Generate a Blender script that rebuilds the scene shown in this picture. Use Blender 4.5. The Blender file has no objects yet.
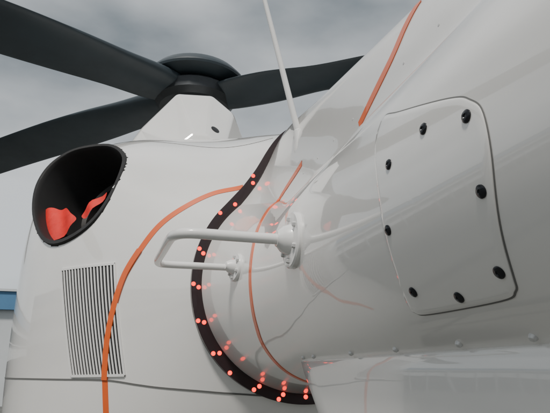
import bpy, bmesh, math, random
from mathutils import Vector, Matrix
from mathutils.bvhtree import BVHTree
random.seed(3)
K=0.65; H=1.55
def P(x,y,z): return Vector((x*K,y*K,H+z*K))
# ---------------------------------------------------------------- materials
def mat(name,col,rough=.5,metal=0,coat=0,noise=0,nscale=8,bump=0,bscale=30,emis=None,estr=0):
    m=bpy.data.materials.new(name); m.use_nodes=True; nt=m.node_tree; b=nt.nodes['Principled BSDF']
    b.inputs['Base Color'].default_value=(*col,1); b.inputs['Roughness'].default_value=rough; b.inputs['Metallic'].default_value=metal
    b.inputs['Coat Weight'].default_value=coat; b.inputs['Coat Roughness'].default_value=.025
    if coat>=1: b.inputs['Coat IOR'].default_value=1.7
    tc=nt.nodes.new('ShaderNodeTexCoord')
    if noise:
        n=nt.nodes.new('ShaderNodeTexNoise'); n.inputs['Scale'].default_value=nscale; n.inputs['Detail'].default_value=6; n.inputs['Roughness'].default_value=.65
        nt.links.new(tc.outputs['Object'],n.inputs['Vector'])
        r=nt.nodes.new('ShaderNodeValToRGB'); r.color_ramp.elements[0].position=.3; r.color_ramp.elements[1].position=.65
        r.color_ramp.elements[0].color=(*[c*(1-noise) for c in col],1); r.color_ramp.elements[1].color=(*col,1)
        nt.links.new(n.outputs['Fac'],r.inputs['Fac']); nt.links.new(r.outputs['Color'],b.inputs['Base Color'])
        mr=nt.nodes.new('ShaderNodeMapRange'); mr.inputs['To Min'].default_value=rough*1.4; mr.inputs['To Max'].default_value=rough*.8
        nt.links.new(n.outputs['Fac'],mr.inputs['Value']); nt.links.new(mr.outputs['Result'],b.inputs['Roughness'])
    if bump:
        n2=nt.nodes.new('ShaderNodeTexNoise'); n2.inputs['Scale'].default_value=bscale; n2.inputs['Detail'].default_value=2
        nt.links.new(tc.outputs['Object'],n2.inputs['Vector'])
        bp=nt.nodes.new('ShaderNodeBump'); bp.inputs['Strength'].default_value=bump; bp.inputs['Distance'].default_value=.01
        nt.links.new(n2.outputs['Fac'],bp.inputs['Height']); nt.links.new(bp.outputs['Normal'],b.inputs['Normal']); nt.links.new(bp.outputs['Normal'],b.inputs['Coat Normal'])
    if emis:
        b.inputs['Emission Color'].default_value=(*emis,1); b.inputs['Emission Strength'].default_value=estr
        b.inputs['Specular IOR Level'].default_value=0
        m.cycles.emission_sampling='NONE'
    return m
white=mat('white_paint',(.81,.795,.765),.20,0,1,.05,3,.12,5)
white2=mat('white_fittings',(.80,.79,.77),.3,0,.6,.04,20)
orange=mat('orange_stripe_paint',(.80,.13,.022),.35,0,.5,.08,12)
band=mat('dark_seal',(.020,.006,.008),.4,0,.3,.3,20)
black=mat('opening_shade_black',(.012,.012,.013),.45,0,0,.3,10)  # black standing in for the shade inside the grille and vent openings
seamm=mat('panel_gap',(.13,.13,.125),.7)
gapm=mat('access_panel_groove',(.16,.16,.155),.6)
blackm=mat('black_screw',(.012,.013,.016),.22,.3)
duct=mat('duct_soot',(.016,.015,.015),.6,0,0,.4,8)
ductin=mat('duct_inner_metal',(.05,.047,.045),.5,.5,0,.5,6)
redc=mat('red_cover_fabric',(.80,.018,.010),.6,0,0,.35,9,.5,25)
blade=mat('blade_paint',(.034,.048,.058),.42,0,0,.25,3)
hubm=mat('hub_metal',(.05,.055,.06),.4,.4,0,.3,6)
alum=mat('rivet_metal',(.62,.62,.61),.35,.25)
led=mat('red_led',(.5,.005,.002),.5,0,0,0,emis=(1,.018,.004),estr=4)
glass=mat('tinted_glass',(.02,.025,.03),.05,0,.9)
# ---------------------------------------------------------------- mesh helpers
root=bpy.data.objects.new('helicopter',None); bpy.context.collection.objects.link(root)
def mesh(name,v,f,m,smooth=True,parent=root,auto=None):
    me=bpy.data.meshes.new(name); me.from_pydata([tuple(q) for q in v],[],f); me.update()
    if smooth:
        for p in me.polygons: p.use_smooth=True
    o=bpy.data.objects.new(name,me); bpy.context.collection.objects.link(o); o.data.materials.append(m)
    if parent: o.parent=parent
    if auto:
        md=o.modifiers.new('es','EDGE_SPLIT'); md.split_angle=math.radians(auto)
    return o
def gridvf(rings,closed=True,cap0=False,cap1=False):
    n=len(rings[0]); v=[p for r in rings for p in r]; f=[]
    for j in range(len(rings)-1):
        for i in range(n if closed else n-1):
            a=j*n+i; b=j*n+(i+1)%n
            f.append((a,b,b+n,a+n))
    if cap0: f.append(tuple(range(n))[::-1])
    if cap1: f.append(tuple(range((len(rings)-1)*n,len(rings)*n)))
    return v,f
def tree(*obs):
    v=[];f=[]
    for o in obs:
        k=len(v); v+=[q.co.copy() for q in o.data.vertices]; f+=[tuple(i+k for i in p.vertices) for p in o.data.polygons]
    return BVHTree.FromPolygons(v,f)
def snap(t,p):
    c,n,i,d=t.find_nearest(p)
    ax=Vector((.65*K,c.y,H+.33*K))
    if n.dot(c-ax)<0: n=-n
    return c,n
def cat(pts,sub=8,closed=False):
    out=[];n=len(pts)
    g=(lambda i:pts[i%n]) if closed else (lambda i:pts[max(0,min(n-1,i))])
    for i in range(n if closed else n-1):
        p0,p1,p2,p3=g(i-1),g(i),g(i+1),g(i+2)
        for k in range(sub):
            t=k/sub
            out.append(.5*((2*p1)+(p2-p0)*t+(2*p0-5*p1+4*p2-p3)*t*t+(3*p1-p0-3*p2+p3)*t**3))
    if not closed: out.append(pts[-1])
    return out
def ribbon(name,pts,w,h,m,t,closed=False,sub=10,parent=root,off=0,smoothn=2):
    pts=cat(pts,sub,closed) if sub>1 else pts; S=[snap(t,p) for p in pts]; n=len(S)
    N=[s[1] for s in S]
    for _ in range(smoothn):
        N=[((N[i-1] if (i>0 or closed) else N[i])+N[i]*2+(N[(i+1)%n] if (i<n-1 or closed) else N[i])).normalized() for i in range(n)]
    rings=[]
    for i in range(n):
        a=S[(i+1)%n][0] if (closed or i<n-1) else S[i][0]; b=S[i-1][0] if (closed or i>0) else S[i][0]
        T=(a-b).normalized(); nn=N[i]; sd=nn.cross(T).normalized(); c=S[i][0]
        r=[]
        for s,hh in ((-.5,-.001),(-.5,h),(-.17,h),(.17,h),(.5,h),(.5,-.001)):
            qs=t.find_nearest(c+sd*(w*s))[0]
            r.append(qs+nn*(hh+off))
        rings.append(r)
    if closed: rings.append(rings[0])
    v,f=gridvf(rings,False); return mesh(name,v,f,m,True,parent,auto=50)
def patch(name,outline,m,t,h,edge=.97,rings=10,parent=root):
    c=sum(outline,Vector())/len(outline)
    nav=sum((snap(t,p)[1] for p in outline),Vector()).normalized()
    R=[[snap(t,p)[0]-nav*.0008 for p in outline],[snap(t,p)[0]+nav*h*.7 for p in outline]]
    for k in range(rings+1):
        s=edge*(1-k/(rings+.15)) if k else edge
        R.append([snap(t,c+(p-c)*s)[0]+nav*h for p in outline])
    v,f=gridvf(R,True,False,True); return mesh(name,v,f,m,True,parent,auto=40)
def lathe(name,c,n,prof,m,seg=32,parent=root,auto=35):
    n=n.normalized(); a=n.orthogonal().normalized(); b=n.cross(a)
    rings=[[c+n*h+(a*math.cos(2*math.pi*i/seg)+b*math.sin(2*math.pi*i/seg))*r for i in range(seg)] for r,h in prof]
    v,f=gridvf(rings,True,True,True); return mesh(name,v,f,m,True,parent,auto=auto)
def tube(name,pts,rad,m,seg=16,parent=root,sub=10):
    pts=cat(pts,sub) if sub>1 else pts; n=len(pts)
    rad=rad if callable(rad) else (lambda s,r=rad:r)
    T=[(pts[min(n-1,i+1)]-pts[max(0,i-1)]).normalized() for i in range(n)]
    a=T[0].orthogonal().normalized(); rings=[]
    for i in range(n):
        a=(a-T[i]*a.dot(T[i])).normalized(); b=T[i].cross(a); r=rad(i/(n-1))
        rings.append([pts[i]+(a*math.cos(2*math.pi*k/seg)+b*math.sin(2*math.pi*k/seg))*r for k in range(seg)])
    v,f=gridvf(rings,True,True,True); return mesh(name,v,f,m,True,parent,auto=50)
def M3(L): return [P(x/1000,y/1000,z/1000) for x,y,z in L]
# ---------------------------------------------------------------- fuselage and boom surfaces
prof=[(.65,1.0),(.60,.985),(.56,.945),(.536,.902),(.50,.82),(.452,.73),(.384,.64),(.306,.551),(.259,.449),(.243,.296),(.278,.15),(.348,.045),(.48,-.045),(.65,-.08)]
pol=[(math.atan2(.65-x,z-.33),math.hypot(x-.65,z-.33)) for x,z in prof]
pol[-1]=(math.pi,pol[-1][1])
def R2(a):
    a=abs(a)
    for (a0,r0),(a1,r1) in zip(pol,pol[1:]):
        if a<=a1+1e-9:
            t=(a-a0)/(a1-a0); return r0+(r1-r0)*t
    return pol[-1][1]
def R2s(a):
    D=[-.14,-.105,-.07,-.035,0,.035,.07,.105,.14]
    return sum(R2(a+d if abs(a+d)<=math.pi else 2*math.pi-abs(a+d)) for d in D)/len(D)
NR=300
def ring(fn,n=NR): return [fn(-math.pi+2*math.pi*i/n) for i in range(n)]
def se(a,w,ht,hb,n):
    s,c=abs(math.sin(a)),math.cos(a); h=ht if c>0 else hb
    return ((s/w)**n+(abs(c)/h)**n)**(-1/n)
def fus_ring(Y):
    t=min(1,max(0,(Y-2)/1.0)); cx=.65-.05*t; cz=.33
    k=min(1,max(0,(Y-7.5)/3.6)); kk=math.sqrt(max(0,1-k*k))
    def f(a):
        g=1-(1-t)**(2.1-.7*max(0,math.cos(a))**2)
        r=R2s(a)*(1-g)+g*se(a,1.16,.98,1.5,3.4-1.0*k)
        return P(cx-r*math.sin(a)*(.1+.9*kk),Y,cz-.55*k+r*math.cos(a)*(.06+.94*kk))
    return ring(f)
Ys=[2+(i/70)**1.3 for i in range(71)]+[3.0+.25*i for i in range(1,19)]+[7.5+3.6*math.sin(i/16*math.pi/2) for i in range(1,17)]
v,f=gridvf([fus_ring(y) for y in Ys],True,False,True); fus=mesh('fuselage_shell',v,f,white)
def boom_ring(Y):
    t=1-(1-min(1,max(0,(2-Y)/.6)))**2
    tp=max(0,(-Y-.5)/6)
    def f(a):
        r=(.405*(1-t)+.31*t)*(1-.4*tp); cx=.65+.01*t; cz=.33-.05*t+.1*tp
        return P(cx-r*math.sin(a),Y,cz+r*math.cos(a))
    return ring(f)
BY=[2.0-.04*i for i in range(0,60)]+[-.4-.3*i for i in range(0,23)]
v,f=gridvf([boom_ring(y) for y in BY],True,False,True); boom=mesh('tail_boom_shell',v,f,white)
def dor_ring(Y):
    t=1-(1-min(1,max(0,(2-Y)/.6)))**2; zt=.613+.155*Y
    A=[(.36,.60),(.452,.73),(.50,.82),(.536,.902),(.56,.945),(.60,.975),(.65,.985)]
    B=[(.46,.48),(.487,.54),(.505,.54+(zt-.54)*.5),(.525,zt-.02),(.545,zt+.005),(.59,zt+.015),(.66,zt+.02)]
    L=[Vector((a[0]*(1-t)+b[0]*t,a[1]*(1-t)+b[1]*t,0)) for a,b in zip(A,B)]
    cx=.65+.01*t
    L=L+[Vector((2*cx-p.x,p.y,0)) for p in L[-2::-1]]
    return [P(p.x,Y,p.y) for p in cat(L,5)]
v,f=gridvf([dor_ring(2-.04*i) for i in range(0,65)],False); dor=mesh('dorsal_fairing',v,f,white)
def low_ring(Y,s=1,ins=0):
    L=[(.55,.042),(.480,.036),(.474,.034),(.470,.028),(.468,.0),(.47,-.1),(.485,-.17),(.52,-.22),(.6,-.24)]
    L=[(x+ins,.036+(z-.036)*s if z<.03 else z) for x,z in L]
    L=L+[(1.32-x,z) for x,z in L[::-1]]
    return [P(x,Y+max(-1,(z-.03))*1.1*max(0,min(1,Y/1.4)),z) for x,z in L]
v,f=gridvf([low_ring(1.50,.9,.03),low_ring(1.497,.95,.012),low_ring(1.488,.98,.004),low_ring(1.475,1)]+[low_ring(1.45-.05*i) for i in range(1,85)],False,True,True)
low=mesh('underside_fairing',v,f,white,auto=40)
Tf=tree(fus); Tb=tree(boom); Td=tree(dor); Tl=tree(low); Tbd=tree(boom,dor)
# ---------------------------------------------------------------- exhaust
ex=[(-.53,2.92,.928),(-.503,2.94,1.05),(-.433,2.92,1.127),(-.327,2.85,1.157),(-.165,2.692,1.12),(-.085,2.492,1.003),(-.087,2.381,.874),(-.136,2.326,.705),(-.209,2.359,.596),(-.320,2.464,.547),(-.412,2.589,.594),(-.496,2.795,.756)]
ex=cat([P(*p) for p in ex],5,True)
ec=sum(ex,Vector())/len(ex)
en=Vector()
for i in range(len(ex)): en+=(ex[i]-ec).cross(ex[(i+1)%len(ex)]-ec)
en.normalize()
if en.dot(ec-P(.65,4,.3))<0: en=-en
ex=[p-en*((p-ec).dot(en)*.35) for p in ex]
def exr(s,d): return [ec+(p-ec)*s+en*d for p in ex]
rr=[exr(1.03,-.10),exr(1.03,.003),exr(1.025,.005),exr(.97,.005),exr(.96,.002),exr(.95,-.01)]
v,f=gridvf(rr,True); mesh('exhaust_pipe_lip',v,f,duct,auto=50)
rr=[exr(.95,-.01),exr(.91,-.06),exr(.86,-.16),exr(.80,-.30)]
v,f=gridvf(rr,True,False,True); mesh('exhaust_duct_wall',v,f,duct)
bm=bmesh.new(); bm.from_mesh(fus.data)
ax=en.orthogonal().normalized(); ay=en.cross(ax)
poly=[((p-ec).dot(ax)*1.015,(p-ec).dot(ay)*1.015) for p in ex]
def inside(x,y):
    r=False; j=len(poly)-1
    for i in range(len(poly)):
        if (poly[i][1]>y)!=(poly[j][1]>y) and x<(poly[j][0]-poly[i][0])*(y-poly[i][1])/(poly[j][1]-poly[i][1])+poly[i][0]: r=not r
        j=i
    return r
kill=[]
for fc in bm.faces:
    q=fc.calc_center_median()-ec
    if abs(q.dot(en))<.24 and inside(q.dot(ax),q.dot(ay)): kill.append(fc)
bmesh.ops.delete(bm,geom=kill,context='FACES'); bm.to_mesh(fus.data); bm.free()
up=Vector((0,0,1)); up=(up-en*up.dot(en)).normalized(); sd=up.cross(en).normalized()
if sd.dot(Vector((1,-1,0)))<0: sd=-sd
def sheet(name,pts,m,depth,bul):
    pts=[Vector((x,y,0)) for x,y in pts]; pts=cat(pts,5,True); cc=sum(pts,Vector())/len(pts); rings=[]
    for j in range(14):
        s=1-j/13.5
        rings.append([ec+sd*(cc.x+(p.x-cc.x)*s)+up*(cc.y+(p.y-cc.y)*s)+en*(depth+bul*(1-s*s)+.006*math.sin(60*(cc.x+(p.x-cc.x)*s)+50*(cc.y+(p.y-cc.y)*s))) for p in pts])
    v,f=gridvf(rings,True,False,True); return mesh(name,v,f,m)
sheet('exhaust_cover',[(-.195,-.035),(-.15,-.022),(-.105,-.034),(-.06,-.042),(-.015,-.072),(.030,-.105),(.01,-.150),(-.05,-.190),(-.115,-.180),(-.175,-.12)],redc,-.045,.001)
sheet('exhaust_cover_flap',[(.036,-.085),(.056,-.045),(.110,-.010),(.104,-.055),(.070,-.100)],redc,-.045,.001)
lathe('exhaust_inner_pipe',ec-en*.17+up*.03,en,[(.125,-.1),(.125,.02),(.118,.03),(.108,.02),(.10,-.08),(.0,-.08)],ductin)
# ---------------------------------------------------------------- grille
g=[P(-.294,2.424,.421),P(-.072,2.22,.42),P(.001,2.187,-.007),P(-.2,2.342,-.011)]
def bil(s,t): return (g[0]*(1-s)+g[1]*s)*(1-t)+(g[3]*(1-s)+g[2]*s)*t
ol=[bil(s,t) for s,t in [(i/10,0) for i in range(10)]+[(1,i/10) for i in range(10)]+[(1-i/10,1) for i in range(10)]+[(0,1-i/10) for i in range(10)]]
patch('grille_dark_backing',ol,black,Tf,.0012,edge=.99)  # black sheet laid on the shell, painting in the dark between slats
ns=17
for i in range(ns+1):
    s=i/ns
    ribbon('grille_slat_%d'%i,[bil(s,.0),bil(s,.25),bil(s,.5),bil(s,.75),bil(s,1.0)],.0040 if 0<i<ns else .006,.0035,white2,Tf,sub=5)
for t in (0,1): ribbon('grille_frame_%d'%t,[bil(s/4,t) for s in range(5)],.006,.0038,white2,Tf,sub=5)
# ---------------------------------------------------------------- stripes
S1=M3([(408,2027,726),(301,2075,707),(184,2099,644),(91,2127,569),(21,2155,468),(-29,2185,371),(-58,2207,255),(-73,2226,122),(-71,2239,-25),(-57,2248,-140),(-50,2250,-300),(-45,2250,-500)])
ribbon('orange_stripe_cowling',S1[:6],.0165,.0012,orange,Tf)
ribbon('orange_stripe_grille',S1[4:9],.0165,.0044,orange,Tf,sub=12)
ribbon('orange_stripe_lower_cowling',S1[8:],.0165,.0012,orange,Tf)
S2=M3([(498,1523,645),(455,1700,590),(395,1640,479),(355,1575,359),(344,1570,239),(368,1610,140),(403,1650,83),(485,1690,3),(600,1700,-40)])
ribbon('orange_stripe_boom',S2,.013,.0012,orange,Tbd,sub=16,smoothn=8)
ribbon('orange_stripe_dorsal',M3([(530,820,738),(526,839,722),(517,865,698),(505,914,648),(496,1008,592),(490,1060,560)]),.0165,.0012,orange,Td)
# ---------------------------------------------------------------- seams
ribbon('cowling_lower_seam',M3([(-560,3300,-20),(-540,3000,-20),(-400,2600,-22),(-240,2380,-24),(-71,2239,-26),(50,2170,-40),(130,2130,-49),(270,2085,-55),(416,2050,-63),(520,2020,-75)]),.004,.0012,seamm,Tf)
ribbon('cowling_deck_seam',M3([(560,2120,1000),(350,2300,1080),(100,2550,1140),(-150,2800,1180)]),.0016,.0008,gapm,Tf)
# ---------------------------------------------------------------- access panel
pn=M3([(372,700,392),(363,641,368),(351,500,314),(349,462,292),(350,443,266),(356,447,215),(384,478,145),(407,500,100),(417,512,88),(422,545,82),(421,703,82),(417,735,88),(408,738,100),(377,715,154),(351,698,256),(358,712,350),(364,712,378)])
pn=cat(pn,6,True)
patch('access_panel',pn,white,Tb,.0022,edge=.985,rings=16)
ribbon('access_panel_gap',pn,.0024,.0006,gapm,Tb,closed=True,sub=1,smoothn=3)
for k,q in enumerate(M3([(351,557,300),(350,467,274),(363,475,190),(401,511,110),(411,608,95),(398,700,114),(360,691,201),(350,656,289)])):
    cc,nn=snap(Tb,q); lathe('access_panel_screw_%d'%k,cc+nn*.0012,nn,[(.0052,0),(.0052,.0018),(.0043,.0026),(.002,.0030),(.0015,.0022)],blackm,20)
for k,Y in enumerate((1.43,1.345,1.10,.896,.70,.548,.42,.3,.15)):
    cc,nn=snap(Tb,P(.470,Y,.050)); lathe('ledge_rivet_%d'%k,cc-nn*.001,nn,[(.0040,0),(.0038,.002),(.0028,.004),(.001,.0048)],alum,14)
for k in range(9):
    cc,nn=snap(Td,P(.5,1.5-.13*k,.60)); lathe('dorsal_fastener_%d'%k,cc-nn*.0004,nn,[(.0022,0),(.0020,.0008),(.001,.001)],alum,10)
# ---------------------------------------------------------------- dark joint ring with lights
ri=[];N2=300
for i in range(N2+1):
    a=-math.pi+2*math.pi*i/N2; R=R2s(a)
    def q(r,Y): return P(.65-r*math.sin(a),Y,.33+r*math.cos(a))
    ri.append([q(R-.03,2.0),q(R-.010,1.985),q(R+.01,1.982),q(R+.030,1.982),q(R+.030,2.03)])
v,f=gridvf(ri,False); mesh('joint_seal_ring',v,f,band,auto=30)
for k,(a,m_) in enumerate([(26,3),(41,1),(52,2),(74,3),(92,3),(110,3),(127,3),(139,2),(153,3),(166,3),(178,1)]):
    for sgn in ((1,-1) if a<178 else (1,)):
        for side,rr_ in ((1,.003),(2,.022)):
            if m_&side:
                aa=math.radians(a)+(.03 if side==1 else 0); R=R2s(aa)+rr_
                lathe('joint_light',P(.65-sgn*R*math.sin(aa),1.982,.33+R*math.cos(aa)),Vector((0,-1,0)),[(.0052,-.0005),(.0052,.0006),(.003,.0011),(.001,.0012)],led,14)
# ---------------------------------------------------------------- handle + flanges
def flange(name,c,rad):
    c,n=snap(Tb,c)
    lathe(name,c-n*.004,n,[(rad,0),(rad,.007),(rad*.95,.0095),(rad*.55,.011),(rad*.45,.022),(rad*.30,.028),(rad*.28,.03)],white2,40)
    a=n.orthogonal().normalized(); b=n.cross(a)
    for k in range(6):
        an=k*math.pi/3+.3; lathe(name+'_bolt_%d'%k,c+n*.006+(a*math.cos(an)+b*math.sin(an))*rad*.75,n,[(.0042,0),(.0042,.003),(.003,.0045)],alum,6)
flange('handle_flange_aft',P(.35,1.146,.292),.043)
flange('handle_flange_fwd',P(.33,1.70,.328),.030)
hp=[P(.36,1.146,.292),P(.30,1.146,.292),P(.20,1.148,.293),P(.115,1.155,.295),P(.085,1.19,.297),P(.078,1.26,.302),P(.074,1.45,.314),P(.070,1.60,.322),P(.076,1.675,.326),P(.105,1.70,.328),P(.20,1.70,.328),P(.34,1.70,.328)]
tube('handle_bar',hp,lambda s:.0082-.001*s,white2,sub=8)
# ---------------------------------------------------------------- rod antenna
b0=P(.530,1.62,.745); b1=P(.385,1.62,1.36); dr=(b1-b0)
tube('whip_antenna_rod',[b0,b0+dr*.5,b0+dr,b0+dr*1.6],lambda s:.0076-.0035*s,white2)
lathe('whip_antenna_base',b0-dr.normalized()*.02,dr,[(.020,0),(.019,.02),(.013,.035),(.010,.06),(.008,.062)],white2)
# ---------------------------------------------------------------- mast fairing, hub, rotor
secs=[(3.15,[(.16,1.2),(.22,1.38),(.30,1.46),(.40,1.46),(.50,1.38),(.60,1.2)]),
(3.5,[(-.20,1.28),(-.02,1.62),(.21,1.92),(.46,1.94),(.62,1.82),(.84,1.28)]),
(4.5,[(-.35,1.28),(-.15,1.8),(.15,2.25),(.75,2.25),(1.0,1.8),(1.2,1.28)]),
(6.2,[(-.3,1.28),(-.15,1.8),(.15,2.3),(.75,2.3),(1.0,1.8),(1.2,1.28)]),
(7.6,[(.0,1.2),(.1,1.3),(.3,1.4),(.6,1.4),(.8,1.3),(.9,1.2)])]
v,f=gridvf([[P(x,y,z) for x,z in s] for y,s in secs],False,True)
mf=mesh('mast_fairing',v,f,white,False)
bv=mf.modifiers.new('b','BEVEL'); bv.width=.012; bv.segments=3; bv.limit_method='ANGLE'; bv.angle_limit=.1
Tm=tree(mf)
cc,nn,_,_=Tm.find_nearest(P(.42,3.3,1.50))
if nn.y>0: nn=-nn
lathe('mast_fairing_vent',cc-nn*.002,nn,[(.020,0),(.020,.004),(.016,.005),(.001,.005)],black,20)  # black disc on the surface, painted as the dark of a hole
hubc=P(.5,5.2,3.0)
lathe('rotor_mast',P(.5,5.2,2.1),Vector((0,0,1)),[(.16,0),(.15,.2),(.13,.35),(.13,.50),(.20,.52),(.20,.56)],hubm)
lathe('rotor_hub_body',hubc+Vector((0,0,-.13)),Vector((0,0,1)),[(.12,-.08),(.24,-.07),(.27,-.03),(.27,.04),(.22,.08)],hubm,24)
lathe('rotor_hub_cap',hubc+Vector((0,0,0)),Vector((0,0,1)),[(.2,-.06),(.33,-.035),(.35,-.03),(.355,-.015),(.35,.0),(.30,.055),(.22,.10),(.12,.125),(.01,.135)],blade,48)
def rblade(name,az,chord=.64,pitch=14,droop=.010,z0=-.17,root_c=.5):
    a=math.radians(az); d=Vector((math.cos(a),math.sin(a),0)); s=Vector((-math.sin(a),math.cos(a),0)); rings=[]
    st=[(.2,root_c*.8,.22),(.5,root_c,.20),(.9,root_c*1.05,.16),(1.4,chord*.93,.12),(2.0,chord,.10),(3,chord,.085),(4.5,chord,.08),(6,chord*.97,.07),(7.2,chord*.9,.06),(7.7,chord*.5,.04),(7.8,chord*.2,.02)]
    vs=cat([Vector(q) for q in st],5)
    for r,c_,th in vs:
        pt=math.radians(pitch*(1-r/12)); ct=s*math.cos(pt)+Vector((0,0,1))*math.sin(pt); nt_=Vector((0,0,1))*math.cos(pt)-s*math.sin(pt)
        row=[]
        for k in range(24):
            b=2*math.pi*k/24; x=math.cos(b)*.5; y=math.sin(b)*.5*(1.15-.7*(.5-x))
            row.append(hubc+(d*r+ct*(x*c_)+nt_*(y*th)+Vector((0,0,-droop*r*r+z0)))*K)
        rings.append(row)
    v,f=gridvf(rings,True,True,True); mesh(name,v,f,blade,auto=60)
rblade('rotor_blade_1',206); rblade('rotor_blade_2',138,root_c=.46,chord=.60); rblade('rotor_blade_3',325,chord=.40,pitch=-12,root_c=.44,droop=.004,z0=-.2); rblade('rotor_blade_4',65)
# ---------------------------------------------------------------- tail, stabiliser, skids, windows
def box(name,c,s,m,parent=root,bev=.01):
    x,y,z=s; v=[c+Vector((a*x/2,b*y/2,d*z/2)) for a in(-1,1) for b in(-1,1) for d in(-1,1)]
    f=[(0,1,3,2),(4,6,7,5),(0,4,5,1),(2,3,7,6),(0,2,6,4),(1,5,7,3)]
    o=mesh(name,v,f,m,False,parent)
    if bev:
        b=o.modifiers.new('b','BEVEL'); b.width=bev; b.segments=2
    return o
def foil(name,pts,m):
    rings=[]
    for c_,ch,th in pts:
        rings.append([c_+ch*(math.cos(2*math.pi*k/20)*.5)+th*(math.sin(2*math.pi*k/20)*.5*(1.1+.5*math.cos(2*math.pi*k/20))) for k in range(20)])
    v,f=gridvf(rings,True,True,True); return mesh(name,v,f,m,True,auto=60)
foil('horizontal_stabiliser',[(P(x,-4.6,.42),Vector((0,.62*K,0)),Vector((0,0,.08*K))) for x in (-1.6,.65,2.9)],white)
foil('vertical_fin',[(P(.66,-6.3,-.35),Vector((0,.7*K,0)),Vector((.12*K,0,0))),(P(.66,-6.5,.3),Vector((0,1.5*K,0)),Vector((.22*K,0,0))),(P(.66,-6.7,.9),Vector((0,1.3*K,0)),Vector((.2*K,0,0))),(P(.66,-7.2,2.1),Vector((0,.8*K,0)),Vector((.1*K,0,0)))],white)
for sx_ in (-.35,1.65):
    tube('skid_tube',[P(sx_,3.0,-2.24),P(sx_,3.6,-2.32),P(sx_,8.4,-2.32),P(sx_,9.0,-2.15)],.04,hubm)
for yy in (4.2,7.6):
    tube('skid_cross_tube',[P(-.35,yy,-2.28),P(-.22,yy,-1.6),P(.1,yy,-1.12),P(1.2,yy,-1.12),P(1.52,yy,-1.6),P(1.65,yy,-2.28)],.035,hubm)
for sg in (-1,1):
    for j,(y0,y1) in enumerate(((4.3,5.9),(6.05,7.5))):
        o_=[P(.6+sg*1.3,y0+(y1-y0)*s,z) for s,z in [(0,-.1),(.5,-.1),(1,-.1),(1,.4),(1,.95),(.5,.95),(0,.95),(0,.4)]]
        patch('cabin_window',cat(o_,4,True),glass,Tf,.003,edge=.99)
# ---------------------------------------------------------------- camera
yaw=math.radians(15); p=math.radians(17.3)
c=Vector((math.sin(yaw)*math.cos(p),math.cos(yaw)*math.cos(p),math.sin(p)))
r=Vector((math.cos(yaw),-math.sin(yaw),0)); u=r.cross(c)
cam=bpy.data.cameras.new('cam'); co=bpy.data.objects.new('camera',cam); bpy.context.collection.objects.link(co)
M=Matrix((r,u,-c)).transposed().to_4x4(); M.translation=P(0,0,0); co.matrix_world=M
cam.lens=35.02; cam.clip_start=.01; cam.clip_end=5000
bpy.context.scene.camera=co
# ---------------------------------------------------------------- world + sun
SEL,SAZ=54,212
w=bpy.data.worlds.new('World'); bpy.context.scene.world=w; w.use_nodes=True; nt=w.node_tree; bg=nt.nodes['Background']
sky=nt.nodes.new('ShaderNodeTexSky'); sky.sky_type='NISHITA'; sky.sun_disc=False; sky.sun_elevation=math.radians(SEL); sky.sun_rotation=math.radians(SAZ)
tc=nt.nodes.new('ShaderNodeTexCoord'); mp=nt.nodes.new('ShaderNodeMapping'); mp.inputs['Scale'].default_value=(1,1,2.2)
nt.links.new(tc.outputs['Generated'],mp.inputs['Vector'])
no=nt.nodes.new('ShaderNodeTexNoise'); no.inputs['Scale'].default_value=1.9; no.inputs['Detail'].default_value=6; no.inputs['Roughness'].default_value=.45
nt.links.new(mp.outputs['Vector'],no.inputs['Vector'])
rp=nt.nodes.new('ShaderNodeValToRGB'); e=rp.color_ramp.elements; e[0].position=.37; e[1].position=.64
e[0].color=(.21,.25,.275,1); e[1].color=(.90,.93,.95,1)
nt.links.new(no.outputs['Fac'],rp.inputs['Fac'])
sx=nt.nodes.new('ShaderNodeSeparateXYZ'); nt.links.new(tc.outputs['Generated'],sx.inputs['Vector'])
mr=nt.nodes.new('ShaderNodeMapRange'); mr.inputs['From Min'].default_value=0; mr.inputs['From Max'].default_value=.5; mr.inputs['To Min'].default_value=1; mr.inputs['To Max'].default_value=0
nt.links.new(sx.outputs['Z'],mr.inputs['Value'])
m1=nt.nodes.new('ShaderNodeMix'); m1.data_type='RGBA'; m1.inputs['B'].default_value=(.74,.80,.83,1)
mu=nt.nodes.new('ShaderNodeMath'); mu.operation='MULTIPLY'; mu.inputs[1].default_value=.7
nt.links.new(mr.outputs['Result'],mu.inputs[0]); nt.links.new(mu.outputs[0],m1.inputs['Factor']); nt.links.new(rp.outputs['Color'],m1.inputs['A'])
sc=nt.nodes.new('ShaderNodeVectorMath'); sc.operation='SCALE'; sc.inputs['Scale'].default_value=10
nt.links.new(m1.outputs['Result'],sc.inputs[0])
m2=nt.nodes.new('ShaderNodeMix'); m2.data_type='RGBA'; m2.inputs['Factor'].default_value=.92
nt.links.new(sky.outputs['Color'],m2.inputs['A']); nt.links.new(sc.outputs['Vector'],m2.inputs['B'])
nt.links.new(m2.outputs['Result'],bg.inputs['Color']); bg.inputs['Strength'].default_value=.1
s=bpy.data.lights.new('sun','SUN'); s.energy=3.4; s.angle=math.radians(8); s.color=(1,.96,.90)
so=bpy.data.objects.new('sun',s); bpy.context.collection.objects.link(so)
az=math.radians(SAZ); el=math.radians(SEL); sd_=Vector((math.sin(az)*math.cos(el),math.cos(az)*math.cos(el),math.sin(el)))
so.rotation_euler=sd_.to_track_quat('Z','Y').to_euler()
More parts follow.
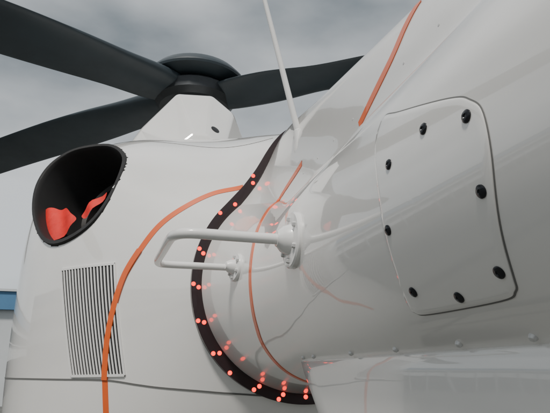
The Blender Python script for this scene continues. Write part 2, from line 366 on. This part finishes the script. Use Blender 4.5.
# ---------------------------------------------------------------- ground, apron joints
gm=mat('apron_concrete',(.13,.132,.122),.8,0,0,.35,.6)
mesh('ground',[(-3000,-3000,0),(3000,-3000,0),(3000,3000,0),(-3000,3000,0)],[(0,1,2,3)],gm,False,None)
jm=mat('joint_sealant',(.05,.05,.05),.8)
v=[];f=[]
for i in range(-12,13):
    for (x0,y0,x1,y1) in ((i*6-.02,-75,i*6+.02,75),(-75,i*6-.02,75,i*6+.02)):
        zz=.004 if x1-x0<1 else .008
        k=len(v); v+=[(x0,y0,zz),(x1,y0,zz),(x1,y1,zz),(x0,y1,zz)]; f.append((k,k+1,k+2,k+3))
mesh('apron_joints',v,f,jm,False,None)
# ---------------------------------------------------------------- hangars
wall=mat('hangar_cladding',(.55,.57,.58),.5,0,0,.12,.5)
blue=mat('hangar_blue_trim',(.07,.19,.34),.5,0,0,.2,.6)
hglass=mat('hangar_glass',(.05,.07,.08),.1)
dark=mat('hangar_door',(.05,.055,.06),.6,0,0,.3,1)
def hangar(loc,ang,W,h,depth):
    e_=bpy.data.objects.new('hangar',None); bpy.context.collection.objects.link(e_)
    def b(n,cx,cy,cz,sx,sy,sz,m): box(n,Vector((cx,cy,cz)),(sx,sy,sz),m,e_,0)
    b('walls',W/2,depth/2,h/2,W,depth,h,wall)
    b('fascia',W/2,-.15,h-.35,W+.4,.3,.9,blue)
    b('roof',W/2,depth/2,h+.16,W+.6,depth+.8,.12,wall)
    n=int(W/1.5)
    for i in range(n):
        cx=.75+1.5*i
        b('window',cx,-.03,h*.64,1.3,.06,h*.13,hglass)
        b('sill',cx,-.06,h*.56,1.4,.14,.06,wall)
        b('rib',cx+.75,-.05,h*.42,.06,.10,h*.8,wall)
        b('door',cx,-.03,h*.2,1.35,.05,h*.36,dark)
    e_.location=loc; e_.rotation_euler=(0,0,ang)
hangar((-47,30,0),0,41.7,5.4,16)
hangar((25,-38,0),math.pi,50,8,14)  # out of view behind the camera, added for the paint to reflect
hangar((-38,-25,0),math.pi/2,50,7,14)  # unseen hangar off to the left, added to give the gloss reflections
